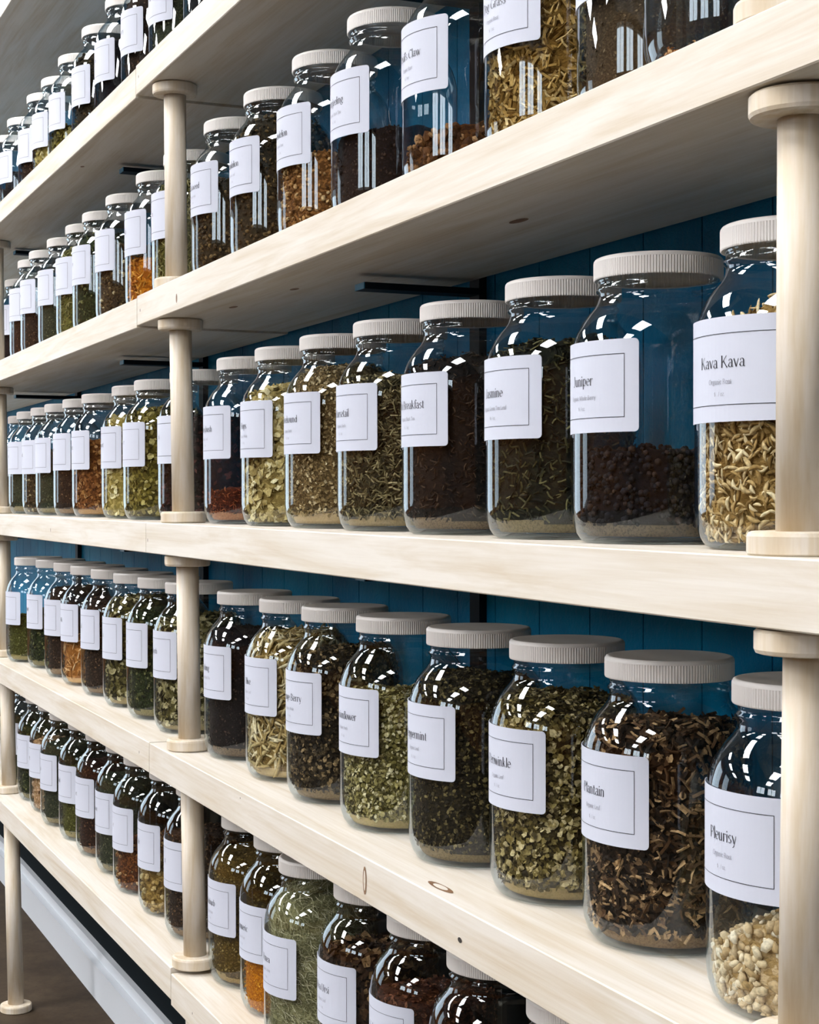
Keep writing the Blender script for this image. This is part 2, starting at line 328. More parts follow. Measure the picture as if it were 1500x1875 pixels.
# ------------------------------------------------------------------ high-contrast serif lettering drawn as strokes
def A(cx, cy, rx, ry, a0, a1, n=14):
    return [(cx+rx*math.cos(math.radians(a0+(a1-a0)*i/n)), cy+ry*math.sin(math.radians(a0+(a1-a0)*i/n))) for i in range(n+1)]
def S(x, y0, y1): return [[(x, y0), (x, y1)], [(x-5, y0), (x+5, y0)]]
G = {
'a': (42, [A(19, 34, 12, 14, 165, 0), [(31, 34), (31, 6)], A(36, 6, 5, 6, 180, 320), A(18, 13, 12, 13, 60, 330)]),
'b': (44, [[(9, 0), (9, 74)], A(23, 24, 14, 24, 0, 360)]), 'c': (38, [A(21, 24, 15, 24, 45, 320)]),
'd': (46, [A(19, 24, 14, 24, 0, 360), [(34, 0), (34, 74)], [(34, 0), (40, 0)]]), 'e': (39, [A(20, 24, 15, 24, 5, 320), [(6, 27), (35, 27)]]),
'f': (26, S(12, 0, 60)+[A(21, 60, 9, 14, 180, 30), [(3, 47), (24, 47)]]), 'g': (42, [A(19, 31, 13, 17, 0, 360), A(19, -9, 16, 11, 0, 360), [(10, 15), (12, 3)], [(31, 44), (38, 49)]]),
'h': (46, S(9, 0, 74)+[A(21, 32, 12, 16, 180, 0)]+S(33, 0, 32)), 'i': (19, S(9, 0, 48)+[[(9, 60), (9, 67)]]),
'j': (20, [[(11, 48), (11, -10)], A(4, -10, 7, 10, 0, -140), [(11, 60), (11, 67)]]), 'k': (44, S(9, 0, 74)+[[(9, 18), (32, 47)], [(17, 28), (38, 0)]]),
'l': (19, S(9, 0, 74)), 'm': (68, S(9, 0, 48)+[A(20, 33, 11, 15, 180, 0)]+S(31, 0, 33)+[A(43, 33, 12, 15, 180, 0)]+S(55, 0, 33)),
'n': (46, S(9, 0, 48)+[A(21, 32, 12, 16, 180, 0)]+S(33, 0, 32)), 'o': (42, [A(21, 24, 16, 24, 0, 360)]),
'p': (45, S(9, -22, 48)+[A(23, 24, 14, 24, 0, 360)]), 'r': (33, S(9, 0, 48)+[A(22, 32, 13, 15, 180, 50)]),
's': (33, [A(17, 36, 10, 12, 40, 250), A(16, 12, 11, 12, 70, -140)]), 't': (26, [[(11, 62), (11, 8)], A(18, 8, 7, 8, 180, 320), [(3, 47), (22, 47)]]),
'u': (46, [[(9, 48), (9, 16)], A(21, 16, 12, 16, 180, 360), [(33, 0), (33, 48)], [(33, 0), (39, 0)]]), 'v': (40, [[(4, 48), (20, 0)], [(20, 0), (35, 48)]]),
'w': (60, [[(4, 48), (19, 0)], [(19, 0), (31, 46)], [(29, 48), (43, 0)], [(43, 0), (56, 48)]]), 'y': (40, [[(4, 48), (20, 2)], [(35, 48), (18, -14)], A(11, -14, 7, 8, 0, -120)]),
'q': (45, [A(20, 24, 14, 24, 0, 360), [(34, -22), (34, 48)]]), 'x': (40, [[(4, 48), (35, 0)], [(35, 48), (5, 0)]]), 'z': (38, [[(5, 47), (32, 47)], [(32, 47), (5, 1)], [(5, 1), (33, 1)]]),
'B': (56, S(11, 0, 70)+[A(24, 53, 17, 17, 90, -90), A(24, 18, 22, 18, 90, -90), [(11, 70), (24, 70)], [(11, 36), (24, 36)], [(11, 0), (24, 0)]]),
'C': (58, [A(31, 35, 24, 35, 45, 318), [(48, 60), (48, 72)]]), 'D': (62, S(11, 0, 70)+[A(24, 35, 30, 35, 90, -90), [(6, 70), (24, 70)], [(11, 0), (24, 0)]]),
'G': (64, [A(32, 35, 25, 35, 45, 330), [(52, 4), (52, 30)], [(44, 30), (60, 30)]]), 'H': (66, S(12, 0, 70)+S(52, 0, 70)+[[(12, 36), (52, 36)], [(7, 70), (17, 70)], [(47, 70), (57, 70)]]),
'I': (26, S(13, 0, 70)+[[(8, 70), (18, 70)]]), 'J': (36, [[(22, 70), (22, 10)], A(14, 10, 8, 12, 0, -160), [(16, 70), (28, 70)]]),
'K': (60, S(12, 0, 70)+[[(7, 70), (17, 70)], [(12, 24), (48, 70)], [(24, 40), (52, 0)], [(47, 0), (57, 0)]]), 'M': (76, [[(10, 0), (10, 70)], [(10, 70), (36, 2)], [(36, 2), (62, 70)], [(62, 0), (62, 70)], [(57, 0), (68, 0)]]),
'O': (64, [A(32, 35, 25, 35, 0, 360)]), 'P': (52, S(11, 0, 70)+[A(24, 52, 20, 18, 90, -90), [(6, 70), (24, 70)], [(11, 34), (24, 34)]]),
'R': (58, S(11, 0, 70)+[A(24, 53, 19, 17, 90, -90), [(6, 70), (24, 70)], [(11, 36), (24, 36)], [(28, 36), (50, 0)]]), 'S': (48, [A(24, 53, 15, 17, 35, 245), A(23, 18, 17, 18, 75, -145)]),
'T': (56, S(28, 0, 70)+[[(5, 70), (51, 70)], [(5, 70), (5, 60)], [(51, 70), (51, 60)]]), 'U': (62, [[(12, 70), (12, 20)], A(30, 20, 18, 20, 180, 360), [(48, 20), (48, 70)], [(6, 70), (18, 70)], [(43, 70), (53, 70)]]),
'V': (58, [[(6, 70), (29, 0)], [(29, 0), (52, 70)], [(1, 70), (12, 70)], [(47, 70), (57, 70)]]), 'W': (80, [[(6, 70), (24, 0)], [(24, 0), (40, 70)], [(40, 70), (58, 0)], [(58, 0), (74, 70)]]),
'L': (50, S(11, 0, 70)+[[(11, 0), (44, 0)], [(44, 0), (44, 12)]]), 'F': (50, S(11, 0, 70)+[[(11, 70), (44, 70)], [(11, 36), (32, 36)]]), 'N': (64, [[(11, 0), (11, 70)], [(11, 70), (50, 0)], [(50, 0), (50, 70)]]),
"'": (14, [[(7, 58), (7, 72)]]), ' ': (24, []), '.': (14, [[(7, 0), (7, 5)]]), '$': (40, [A(20, 45, 12, 14, 40, 250), A(20, 20, 13, 14, 70, -140), [(20, -4), (20, 68)]]), '/': (26, [[(3, -5), (23, 70)]]),
}
def text_quads(txt, size, thick=8.5, thin=3.0):
    """list of quads in (s,z) metres, centred on s=0, baseline z=0"""
    sc = size/100; wd = sum(G[c][0] for c in txt); x = -wd/2; out = []
    for ch in txt:
        adv, st = G[ch]
        for pl in st:
            P = [np.array(p, float) for p in pl]
            for a, b_ in zip(P[:-1], P[1:]):
                d = b_-a; L = np.hypot(*d)
                if L < 1e-6: continue
                d /= L; diag = abs(d[1])
                if d[0]*d[1] > 0 and abs(d[0]) > .2: diag *= .35        # rising diagonals are hairlines
                wv = (thin+(thick-thin)*diag**1.6)/2; nrm = np.array([-d[1], d[0]])*wv
                e = d*.8
                q = [a-nrm-e, b_-nrm+e, b_+nrm+e, a+nrm-e]
                out.append([((p[0]+x)*sc, p[1]*sc) for p in q])
        x += adv
    return out
LW, LH = .0475, .0610      # half width along the arc, height
def label_mesh(title, sub, z0, small=False):
    mb = MB(); Ro = R+.0005; rc = .0030; n = 26
    def pt(s, z, r): a = 1.5*PI+s/R; return (r*math.cos(a), r*math.sin(a), z0+z)
    ss = sorted(set([round(-LW+2*LW*i/n, 6) for i in range(n+1)] + [round(sg*(LW-rc*(1-math.cos(t))), 6) for sg in (-1, 1) for t in (0, .3, .7, 1.1, 1.57)]))
    cols = []
    for s_ in ss:
        d = LW-abs(s_); c_ = 0 if d >= rc else rc-math.sqrt(max(0, rc*rc-(rc-d)**2)); cols.append((s_, c_, LH-c_))
    vs = []
    for s_, a, b_ in cols: vs += [pt(s_, a, Ro), pt(s_, b_, Ro), pt(s_, b_, R+.0001), pt(s_, a, R+.0001)]
    fs = []
    for i in range(len(cols)-1):
        q = i*4
        fs += [(q, q+4, q+5, q+1), (q+1, q+5, q+6, q+2), (q+2, q+6, q+7, q+3), (q+3, q+7, q+4, q)]
    fs += [(0, 1, 2, 3), tuple(4*(len(cols)-1)+k for k in (3, 2, 1, 0))]
    mb.add(vs, fs, 0)
    ins = .0098; t = .00019; Ri = R+.00075
    def strip(s0, s1, za, zb, k):
        P = []; F = []
        for i in range(k+1): s_ = s0+(s1-s0)*i/k; P += [pt(s_, za, Ri), pt(s_, zb, Ri)]
        for i in range(k): F.append((2*i, 2*i+2, 2*i+3, 2*i+1))
        mb.add(P, F, 1)
    a0, a1 = -LW+ins, LW-ins
    strip(a0, a1, ins-t, ins+t, 18); strip(a0, a1, LH-ins-t, LH-ins+t, 18)
    strip(a0-t, a0+t, ins-t, LH-ins+t, 1); strip(a1-t, a1+t, ins-t, LH-ins+t, 1)
    def write(txt, size, z, mi, thick, thin, s_off=0):
        for q in text_quads(txt, size, thick, thin): mb.add([pt(s_+s_off, z+zz, Ri) for s_, zz in q], [(0, 1, 2, 3)], mi)
    if title: write(title, .0096, LH-.0295, 1, 8.2, 2.6)
    if sub and not small:
        write(sub, .0040, LH-.0390, 2, 11, 8); write('$ . / oz.', .0036, LH-.0460, 2, 11, 8)
    return mb.mesh('paper_label', [M_PAPER, M_INK, M_INKG])

# ------------------------------------------------------------------ jar contents
def inner_r(z):
    zs = [p[1] for p in PROF[4:17]]; rs = [p[0] for p in PROF[4:17]]
    return np.interp(z, zs, rs)-.0045
REFLECT_KEYS = set('blacktea blackpow greentea juniper horsetail horehound honeybush darkbrown greygreen olive greencut oolong longleaf oregon passion peppermint periwinkle plantain redbrown darkred leafmix tansticks rhubarb rustchip'.split())
def reflect_band_mat(key, cols):  # tan band at the jar bottom: shelf reflection painted onto the contents
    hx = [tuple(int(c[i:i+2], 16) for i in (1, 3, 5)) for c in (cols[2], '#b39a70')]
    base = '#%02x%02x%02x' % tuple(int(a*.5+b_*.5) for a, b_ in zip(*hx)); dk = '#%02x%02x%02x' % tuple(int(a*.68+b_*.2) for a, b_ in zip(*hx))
    m, nt, b = mat('painted_reflection_'+key, rough=.95, spec=.05)
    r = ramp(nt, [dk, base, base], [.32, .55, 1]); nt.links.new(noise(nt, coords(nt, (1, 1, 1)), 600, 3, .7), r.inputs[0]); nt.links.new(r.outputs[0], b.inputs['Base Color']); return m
def fill_mats(key, cols, chunk, shine=.15, rough=.75):
    m1, nt, b = mat('loose_'+key, rough=rough, spec=shine)
    gi = N(nt, 'ShaderNodeNewGeometry'); r = ramp(nt, cols); nt.links.new(gi.outputs['Random Per Island'], r.inputs[0])
    mixn = N(nt, 'ShaderNodeMix', data_type='RGBA'); mixn.blend_type = 'MULTIPLY'; mixn.inputs[0].default_value = .5
    r2 = ramp(nt, ['#707070', '#ffffff'], [.3, .6]); nt.links.new(noise(nt, coords(nt, (1, 1, 1)), 420, 2), r2.inputs[0])
    nt.links.new(r.outputs[0], mixn.inputs[6]); nt.links.new(r2.outputs[0], mixn.inputs[7]); nt.links.new(mixn.outputs[2], b.inputs['Base Color'])
    m2, nt, b = mat('packed_'+key, rough=.9, spec=.1)
    v = N(nt, 'ShaderNodeTexVoronoi'); v.inputs['Scale'].default_value = 1.0/max(chunk*.55, .0012); v.inputs['Randomness'].default_value = 1
    tv = coords(nt, (1, 1, 1.3)); nt.links.new(tv, v.inputs['Vector'])
    sx = N(nt, 'ShaderNodeSeparateColor'); nt.links.new(v.outputs['Color'], sx.inputs[0])
    fn = noise(nt, tv, 500, 3); ad = N(nt, 'ShaderNodeMath', operation='MULTIPLY_ADD'); nt.links.new(fn, ad.inputs[0]); ad.inputs[1].default_value = .5
    sm_ = N(nt, 'ShaderNodeMath', operation='MULTIPLY_ADD'); nt.links.new(sx.outputs[0], sm_.inputs[0]); sm_.inputs[1].default_value = .6; nt.links.new(ad.outputs[0], sm_.inputs[2]); ad.inputs[2].default_value = -.12
    r = ramp(nt, [cols[0], cols[0], cols[1], cols[2]], [0, .35, .7, 1]); nt.links.new(sm_.outputs[0], r.inputs[0]); nt.links.new(r.outputs[0], b.inputs['Base Color'])  # darker end of the colours only: shade between the pieces painted in
    bump(nt, b, sm_.outputs[0], .9, max(chunk*.3, .0012))
    return m1, m2, reflect_band_mat(key, cols)
# key: (object name, words, style, size, colours, full-count)
REC = {
'blacktea': ('tea_leaves', 'near-black twisted tea', 'stick', .0045, ['#0c0b0b', '#1a1513', '#2a211b', '#4a392b'], 2600),
'blackpow': ('ground_herb', 'black fine-cut herb', 'cut', .0028, ['#0b0b0e', '#15141a', '#221f22', '#3a322c'], 2600),
'greentea': ('tea_leaves', 'blackish green curled tea', 'stick', .0060, ['#12140f', '#1f2117', '#33331f', '#6a6440'], 2800),
'juniper': ('dried_berries', 'black round berries', 'berry', .0042, ['#06070a', '#0c0d13', '#14141b', '#33261f'], 2200),
'kava': ('root_shavings', 'curly beige root shavings', 'curl', .0108, ['#6e5429', '#ab8b54', '#d0b684', '#ead9b0'], 2900),
'horsetail': ('dried_herb', 'grey-green wispy stems', 'stick', .0066, ['#27241a', '#4e462e', '#796d4a', '#b5a67c'], 5500),
'horehound': ('dried_herb', 'tan fluffy crumbled herb', 'cut', .0038, ['#463821', '#79643f', '#a38d62', '#d8c7a0'], 5600),
'hops': ('hop_cones', 'yellow papery hop cones', 'leaf', .0120, ['#7c6a3a', '#a8955c', '#c9b77c', '#e4dab0'], 1500),
'honeybush': ('tea_leaves', 'rusty red chopped twigs', 'stick', .0040, ['#2a0e07', '#52200f', '#743219', '#a8643c'], 2600),
'darkred': ('dried_petals', 'blackish maroon petals', 'leaf', .0080, ['#0d0a0d', '#1a1013', '#2c161a', '#7c4a44'], 1300),
'mixgreen': ('dried_leaves', 'olive green crumpled leaves', 'leaf', .0090, ['#3c3612', '#726628', '#978948', '#c4b878'], 1700),
'yellow': ('dried_flowers', 'pale yellow flower heads', 'leaf', .0085, ['#7d6e34', '#ab985a', '#c6b67a', '#dfd5a8'], 1600),
'rustchip': ('bark_chips', 'reddish brown bark chips', 'leaf', .0072, ['#4c2a12', '#7d4d24', '#a0703c', '#c79a66'], 1700),
'darkbrown': ('dried_herb', 'dark brown crumbled herb', 'cut', .0040, ['#1c130d', '#33241a', '#4a3526', '#6f5338'], 2600),
'greygreen': ('dried_herb', 'dark grey-green crumbled herb', 'cut', .0036, ['#23271b', '#363a28', '#4b4c35', '#6c6a4c'], 2600),
'olive': ('dried_herb', 'olive green rubbed herb', 'cut', .0036, ['#33330f', '#4f4e20', '#66652e', '#868452'], 2600),
'greencut': ('dried_herb', 'deep green cut leaves', 'leaf', .0052, ['#141a0a', '#2a3317', '#454a26', '#7c7b4c'], 2800),
'pebble': ('bark_pieces', 'mottled dark and cream chips', 'chunk', .0052, ['#241c12', '#4b3b24', '#86704a', '#d0c29a'], 1400),
'orange': ('root_shreds', 'bright orange root shreds', 'stick', .0095, ['#8a4a0c', '#bd7418', '#d8932c', '#ebb45c'], 2200),
'greenlight': ('dried_herb', 'light green grassy herb', 'stick', .0070, ['#3a3a16', '#67632f', '#8f864c', '#bdb380'], 2800),
'dandelion': ('root_pieces', 'dark brown root pieces', 'chunk', .0048, ['#1e1a10', '#332a1b', '#54432a', '#7e6740'], 1700),
'tanroot': ('root_pieces', 'golden brown chopped root', 'chunk', .0050, ['#4c2f14', '#855a2e', '#b08550', '#d4b888'], 1700),
'claw': ('root_pieces', 'brown craggy root chunks', 'chunk', .0080, ['#2e1b0e', '#553419', '#7b5430', '#a5815a'], 1300),
'oat': ('oat_straw', 'golden husky straw pieces', 'stick', .0115, ['#6a4e20', '#94743a', '#b8985a', '#d9c28e'], 2800),
'brownpow': ('ground_herb', 'brown ground powder', 'cut', .0024, ['#33281a', '#4a3b28', '#5d4c35', '#7b6a4e'], 1800),
'orangedust': ('ground_herb', 'thin layer of orange-brown crumbs', 'cut', .0040, ['#6a3a14', '#90562a', '#b07c48', '#d0a878'], 900),
'oolong': ('tea_leaves', 'black broken tea', 'cut', .0030, ['#0b090a', '#171214', '#241b1a', '#43332a'], 2800),
'longleaf': ('dried_leaves', 'long cream curled leaves', 'long', .0240, ['#7c6434', '#a88f58', '#c9b684', '#e5d9b4'], 1300),
'oregon': ('dried_leaves', 'dark crinkled brown-green leaves', 'leaf', .0050, ['#0f0c07', '#282013', '#4a3d26', '#a38a62'], 5000),
'passion': ('dried_flowers', 'light green chopped flowers', 'leaf', .0044, ['#3d3818', '#79703c', '#a69b62', '#dcd4ac'], 6400),
'peppermint': ('dried_leaves', 'dark olive mint leaves', 'cut', .0036, ['#100e07', '#272112', '#453c20', '#7d7046'], 6000),
'periwinkle': ('dried_leaves', 'olive and tan broken leaves', 'leaf', .0057, ['#241d0c', '#544822', '#8d7c46', '#d0c092'], 5200),
'plantain': ('dried_leaves', 'dark brown leaves with pale stems', 'stem', .0092, ['#100b07', '#2c1f14', '#5a4029', '#c9a577'], 5000),
'pleurisy': ('root_slices', 'cream bean-like root pieces', 'bean', .0085, ['#a58858', '#c9b088', '#dccaa6', '#efe4cc'], 1700),
'tansticks': ('root_sticks', 'orange tan shredded sticks', 'long', .0160, ['#8f5a24', '#b98044', '#d3a268', '#e8c698'], 900),
'leafmix': ('dried_leaves', 'pale olive curled leaves', 'leaf', .0100, ['#26220f', '#5c5428', '#91865a', '#cdc398'], 1500),
'redbrown': ('dried_herb', 'dark reddish brown herb', 'cut', .0040, ['#1d0f09', '#351d12', '#50301c', '#774d30'], 2600),
'tan': ('dried_roots', 'pale tan fibrous root', 'leaf', .0060, ['#8c6d48', '#b29070', '#c9ac8c', '#dec8ac'], 2000),
'granule': ('resin_granules', 'glossy amber brown granules', 'chunk', .0052, ['#3b1d0b', '#70401c', '#a06c34', '#dcb888'], 1500),
'nugget': ('root_nuggets', 'knobbly pale tan nuggets', 'chunk', .0078, ['#6a5226', '#94783e', '#b89c62', '#d9c592'], 1500),
'rhubarb': ('ground_herb', 'mustard brown ground root', 'cut', .0032, ['#3f3010', '#5c481c', '#75602c', '#98834a'], 2600),
'turmeric': ('ground_spice', 'bright orange spice powder', 'cut', .0030, ['#9a5608', '#c67c10', '#dc981e', '#eab448'], 2200),
'usnea': ('lichen_tufts', 'grey-green hairy lichen', 'hair', .0180, ['#6a6848', '#97946a', '#bab68e', '#dad6b6'], 5200),
'uva': ('dried_leaves', 'dark brown rustling leaves', 'leaf', .0110, ['#160e09', '#2e1d12', '#4f3520', '#9c7c54'], 1700),
'valerian': ('root_crumbs', 'reddish brown root crumbs', 'cut', .0050, ['#2a140c', '#4a281a', '#643a26', '#8c5c40'], 2400),
'lightmoss': ('ground_herb', 'two layers, olive over pale green', 'cut', .0040, ['#5f6428', '#848748', '#a9aa70', '#cfcfa4'], 2400),
}
MATS = {}
def unit(v): return v/np.maximum(np.linalg.norm(v, axis=1, keepdims=True), 1e-9)
ICO = None
def ico():
    t = (1+5**.5)/2
    v = np.array([(-1, t, 0), (1, t, 0), (-1, -t, 0), (1, -t, 0), (0, -1, t), (0, 1, t), (0, -1, -t), (0, 1, -t), (t, 0, -1), (t, 0, 1), (-t, 0, -1), (-t, 0, 1)], float)
    v /= np.linalg.norm(v[0])
    f = np.array([(0,11,5),(0,5,1),(0,1,7),(0,7,10),(0,10,11),(1,5,9),(5,11,4),(11,10,2),(10,7,6),(7,1,8),(3,9,4),(3,4,2),(3,2,6),(3,6,8),(3,8,9),(4,9,5),(2,4,11),(6,2,10),(8,6,7),(9,8,1)])
    return v, f
IV, IF = ico()
def flakes(style, size, c, n, t, b_):
    """c: centres, n outward normal, t,b tangent frame; returns list of (verts, faces, smooth)"""
    k = len(c); out = []
    ph = rng.uniform(0, 2*PI, k)[:, None]; d = np.cos(ph)*t+np.sin(ph)*b_; e = -np.sin(ph)*t+np.cos(ph)*b_
    tilt = rng.normal(0, .28, (k, 1)); d = unit(d+tilt*n); tw = rng.normal(0, .45, (k, 1)); e = unit(e+tw*n); nn = unit(np.cross(d, e))
    s = size*rng.uniform(.6, 1.35, (k, 1))
    def grid(pts, F, sm=False):   # pts list of (k,3)
        m_ = len(pts); V = np.stack(pts, 1).reshape(-1, 3); base = (np.arange(k)*m_)[:, None, None]
        out.append((V, (np.array(F)[None]+base).reshape(-1, len(F[0])), sm))
    if style in ('leaf', 'cut'):
        wv = .42 if style == 'leaf' else .36
        h = rng.uniform(-.28, .28, (k, 1))*s; h2 = rng.uniform(-.2, .2, (k, 1))*s; g1 = rng.uniform(.6, 1.2, (k, 1)); 
        P = [c-d*s*.5, c-d*s*.12+e*s*wv*g1+nn*h, c-d*s*.08+nn*h2*.6, c-d*s*.18-e*s*wv+nn*h2, c+d*s*.25+e*s*wv*.7*g1-nn*h2, c+d*s*.52+nn*h*.8, c+d*s*.2-e*s*wv*.8+nn*h]
        grid(P, [(0, 1, 2, 2)][:0] or [(0, 2, 1), (0, 3, 2), (1, 2, 4), (2, 5, 4), (2, 3, 6), (2, 6, 5)])
    elif style in ('stick', 'stem'):
        if style == 'stem':
            pick = rng.uniform(0, 1, k) < .3
            o1 = flakes('leaf', size*.62, c[~pick], n[~pick], t[~pick], b_[~pick]); o2 = flakes('stick', size*1.05, c[pick]+n[pick]*.0012, n[pick], t[pick], b_[pick]); return o1+o2
        w_ = s*.085+.00022; bend = rng.uniform(-.12, .12, (k, 1))*s; P = []
        for q, off in ((-.5, 0), (0, 1), (.5, 0)):
            cc = c+d*s*q+e*bend*off
            P += [cc+nn*w_, cc-nn*w_*.5+e*w_*.9, cc-nn*w_*.5-e*w_*.9]
        grid(P, [(0, 1, 4, 3), (1, 2, 5, 4), (2, 0, 3, 5), (3, 4, 7, 6), (4, 5, 8, 7), (5, 3, 6, 8)])
    elif style in ('long', 'curl'):
        w_ = s*(.075 if style == 'long' else .10)+.0003; cur = (rng.uniform(-.12, .12, (k, 1)) if style == 'long' else rng.uniform(-.42, .42, (k, 1)))*s; nb = rng.uniform(-.05, .12, (k, 1))*s; P = []; K = 6
        for i in range(K):
            q = i/(K-1)-.5; ww = w_*(1-abs(2*q)**3*.75); cc = c+d*s*q*(.95 if style == 'long' else .8)+e*cur*(.25-q*q)*4*.5+n*nb*(.25-q*q)*3
            P += [cc+e*ww, cc+nn*ww*.55, cc-e*ww, cc-nn*ww*.4]
        F = []
        for i in range(K-1):
            a = i*4
            for j in range(4): F.append((a+j, a+(j+1) % 4, a+4+(j+1) % 4, a+4+j))
        grid(P, F, True)
    elif style == 'hair':
        w_ = .00022; cur = rng.uniform(-.6, .6, (k, 1))*s; P = []; K = 5
        for i in range(K):
            q = i/(K-1)-.5; cc = c+d*s*q*.8+e*cur*(.25-q*q)*2+n*(rng.uniform(-.06, .02, (k, 1))*s)
            P += [cc+b_*w_+t*w_, cc-b_*w_-t*w_]
        grid(P, [(2*i, 2*i+1, 2*i+3, 2*i+2) for i in range(K-1)])
    elif style in ('chunk', 'berry', 'bean'):
        if style == 'berry': ax = np.stack([np.full(k, .5)]*3, 1)*rng.uniform(.9, 1.1, (k, 1))
        elif style == 'bean': ax = np.stack([rng.uniform(.42, .60, k), rng.uniform(.28, .36, k), rng.uniform(.20, .26, k)], 1)
        else: ax = rng.uniform(.28, .56, (k, 3))
        jit = rng.uniform(.72 if style == 'chunk' else .96, 1.15 if style == 'chunk' else 1.03, (k, 12, 1))
        L = IV[None]*ax[:, None]*jit*s[:, None]
        if style == 'bean': L[:, :, 1] += (L[:, :, 0]**2)*18
        V = (c[:, None]+L[:, :, :1]*d[:, None]+L[:, :, 1:2]*e[:, None]+L[:, :, 2:]*nn[:, None]).reshape(-1, 3)
        F = (IF[None]+(np.arange(k)*12)[:, None, None]).reshape(-1, 3)
        out.append((V, F, style != 'chunk'))
    return out
def fill_mesh(key, h, tilt, mound, far, layer=None):
    nm, words, style, size, cols, cnt = REC[key]
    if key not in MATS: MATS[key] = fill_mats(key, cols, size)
    m1, m2, m3 = MATS[key]; reflect_band = key in REFLECT_KEYS and h > .03; zd = .0135
    ph = rng.uniform(0, 6.28, 4)
    def top(x, y):
        r2 = (x*x+y*y)/.055**2
        return h+tilt[0]*x+tilt[1]*y+mound*(1-r2)+.0022*np.sin(x*110+ph[0])*np.cos(y*95+ph[1])+.0012*np.sin(x*260+ph[2]+y*200)
    # packed core
    na = 64; zs_n = 44; core = []; zb = .0048
    ang = np.arange(na)*2*PI/na
    rin = .0018+min(size*.16, .0012)
    rim = np.minimum(inner_r(np.clip(top(.05*np.cos(ang), .05*np.sin(ang)), .01, .162)), .0551)-rin
    tz = np.clip(top(rim*np.cos(ang), rim*np.sin(ang))-size*.12, .007, .158)
    for i in range(zs_n+1):
        f_ = i/zs_n; z = zb+(tz-zb)*f_
        rr = inner_r(np.clip(z, .0045, .16))-rin+rng.uniform(-.0006, .0004, na)*min(1, size/.004)
        core.append(np.stack([rr*np.cos(ang), rr*np.sin(ang), z], 1))
    rl = core[-1]
    for f_ in (.82, .62, .4, .2):
        x = rl[:, 0]*f_; y = rl[:, 1]*f_; z = np.clip(top(x, y)-size*.12, .006, .163); core.append(np.stack([x, y, z], 1))
    V = np.concatenate(core+[np.array([[0, 0, min(.163, top(0, 0)-size*.12)]]), np.array([[0, 0, zb]])]); nR = len(core); F4 = []; F3 = []
    for r_ in range(nR-1):
        for i in range(na): j = (i+1) % na; F4.append((r_*na+i, r_*na+j, (r_+1)*na+j, (r_+1)*na+i))
    T_ = nR*na
    for i in range(na): j = (i+1) % na; F3.append(((nR-1)*na+i, (nR-1)*na+j, T_)); F3.append((j, i, T_+1))
    F4 = np.array(F4)
    if reflect_band:
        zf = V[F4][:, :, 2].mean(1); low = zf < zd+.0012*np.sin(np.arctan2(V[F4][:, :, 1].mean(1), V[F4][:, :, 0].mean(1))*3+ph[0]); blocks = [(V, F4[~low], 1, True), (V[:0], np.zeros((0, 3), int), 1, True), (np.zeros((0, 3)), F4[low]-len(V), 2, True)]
    else: blocks = [(V, F4, 1, True), (V[:0], np.zeros((0, 3), int), 1, True)]
    blocks[1] = (np.zeros((0, 3)), np.array(F3)-len(V), 1, True)
    # loose pieces pressed to the glass
    cnt = int(cnt*max(.25, min(1, h/.14))*(.45 if far else 1))
    def wall(k, z0=.0125 if reflect_band else .004):
        a = rng.uniform(0, 2*PI, k); rr = .05; tt = np.clip(top(rr*np.cos(a), rr*np.sin(a)), .008, .160)
        z = z0+(tt-z0)*rng.uniform(0, 1, k); r_ = inner_r(np.clip(z, .0045, .16))-rng.uniform(.0002, .0028, k)
        n = np.stack([np.cos(a), np.sin(a), np.zeros(k)], 1); t = np.stack([-np.sin(a), np.cos(a), np.zeros(k)], 1); b_ = np.tile([0, 0, 1.], (k, 1))
        return n*r_[:, None]+b_*z[:, None], n, t, b_
    def cap(k):
        a = rng.uniform(0, 2*PI, k); r_ = .052*np.sqrt(rng.uniform(0, 1, k)); x = r_*np.cos(a); y = r_*np.sin(a); z = np.clip(top(x, y), .007, .166)
        n = np.tile([0, 0, 1.], (k, 1)); t = np.tile([1., 0, 0], (k, 1)); b_ = np.tile([0, 1., 0], (k, 1))
        return np.stack([x, y, z+rng.uniform(-.3, .25, k)*size*.5], 1), n, t, b_
    ncap = int(cnt*.22*(.045/max(h, .03))**.3)
    for c, n, t, b_ in (wall(cnt), cap(max(ncap, 60))):
        for v, f_, sm in flakes(style, size, c, n, t, b_):
            r_ = np.hypot(v[:, 0], v[:, 1]); lim = inner_r(np.clip(v[:, 2], .0045, .168))+.0022
            k_ = np.minimum(1, lim/np.maximum(r_, 1e-6)); v = v.copy(); v[:, 0] *= k_; v[:, 1] *= k_; v[:, 2] = np.clip(v[:, 2], .0042, .176)
            blocks.append((v, f_, 0, sm))
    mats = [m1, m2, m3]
    return np_mesh('fill', blocks, mats)




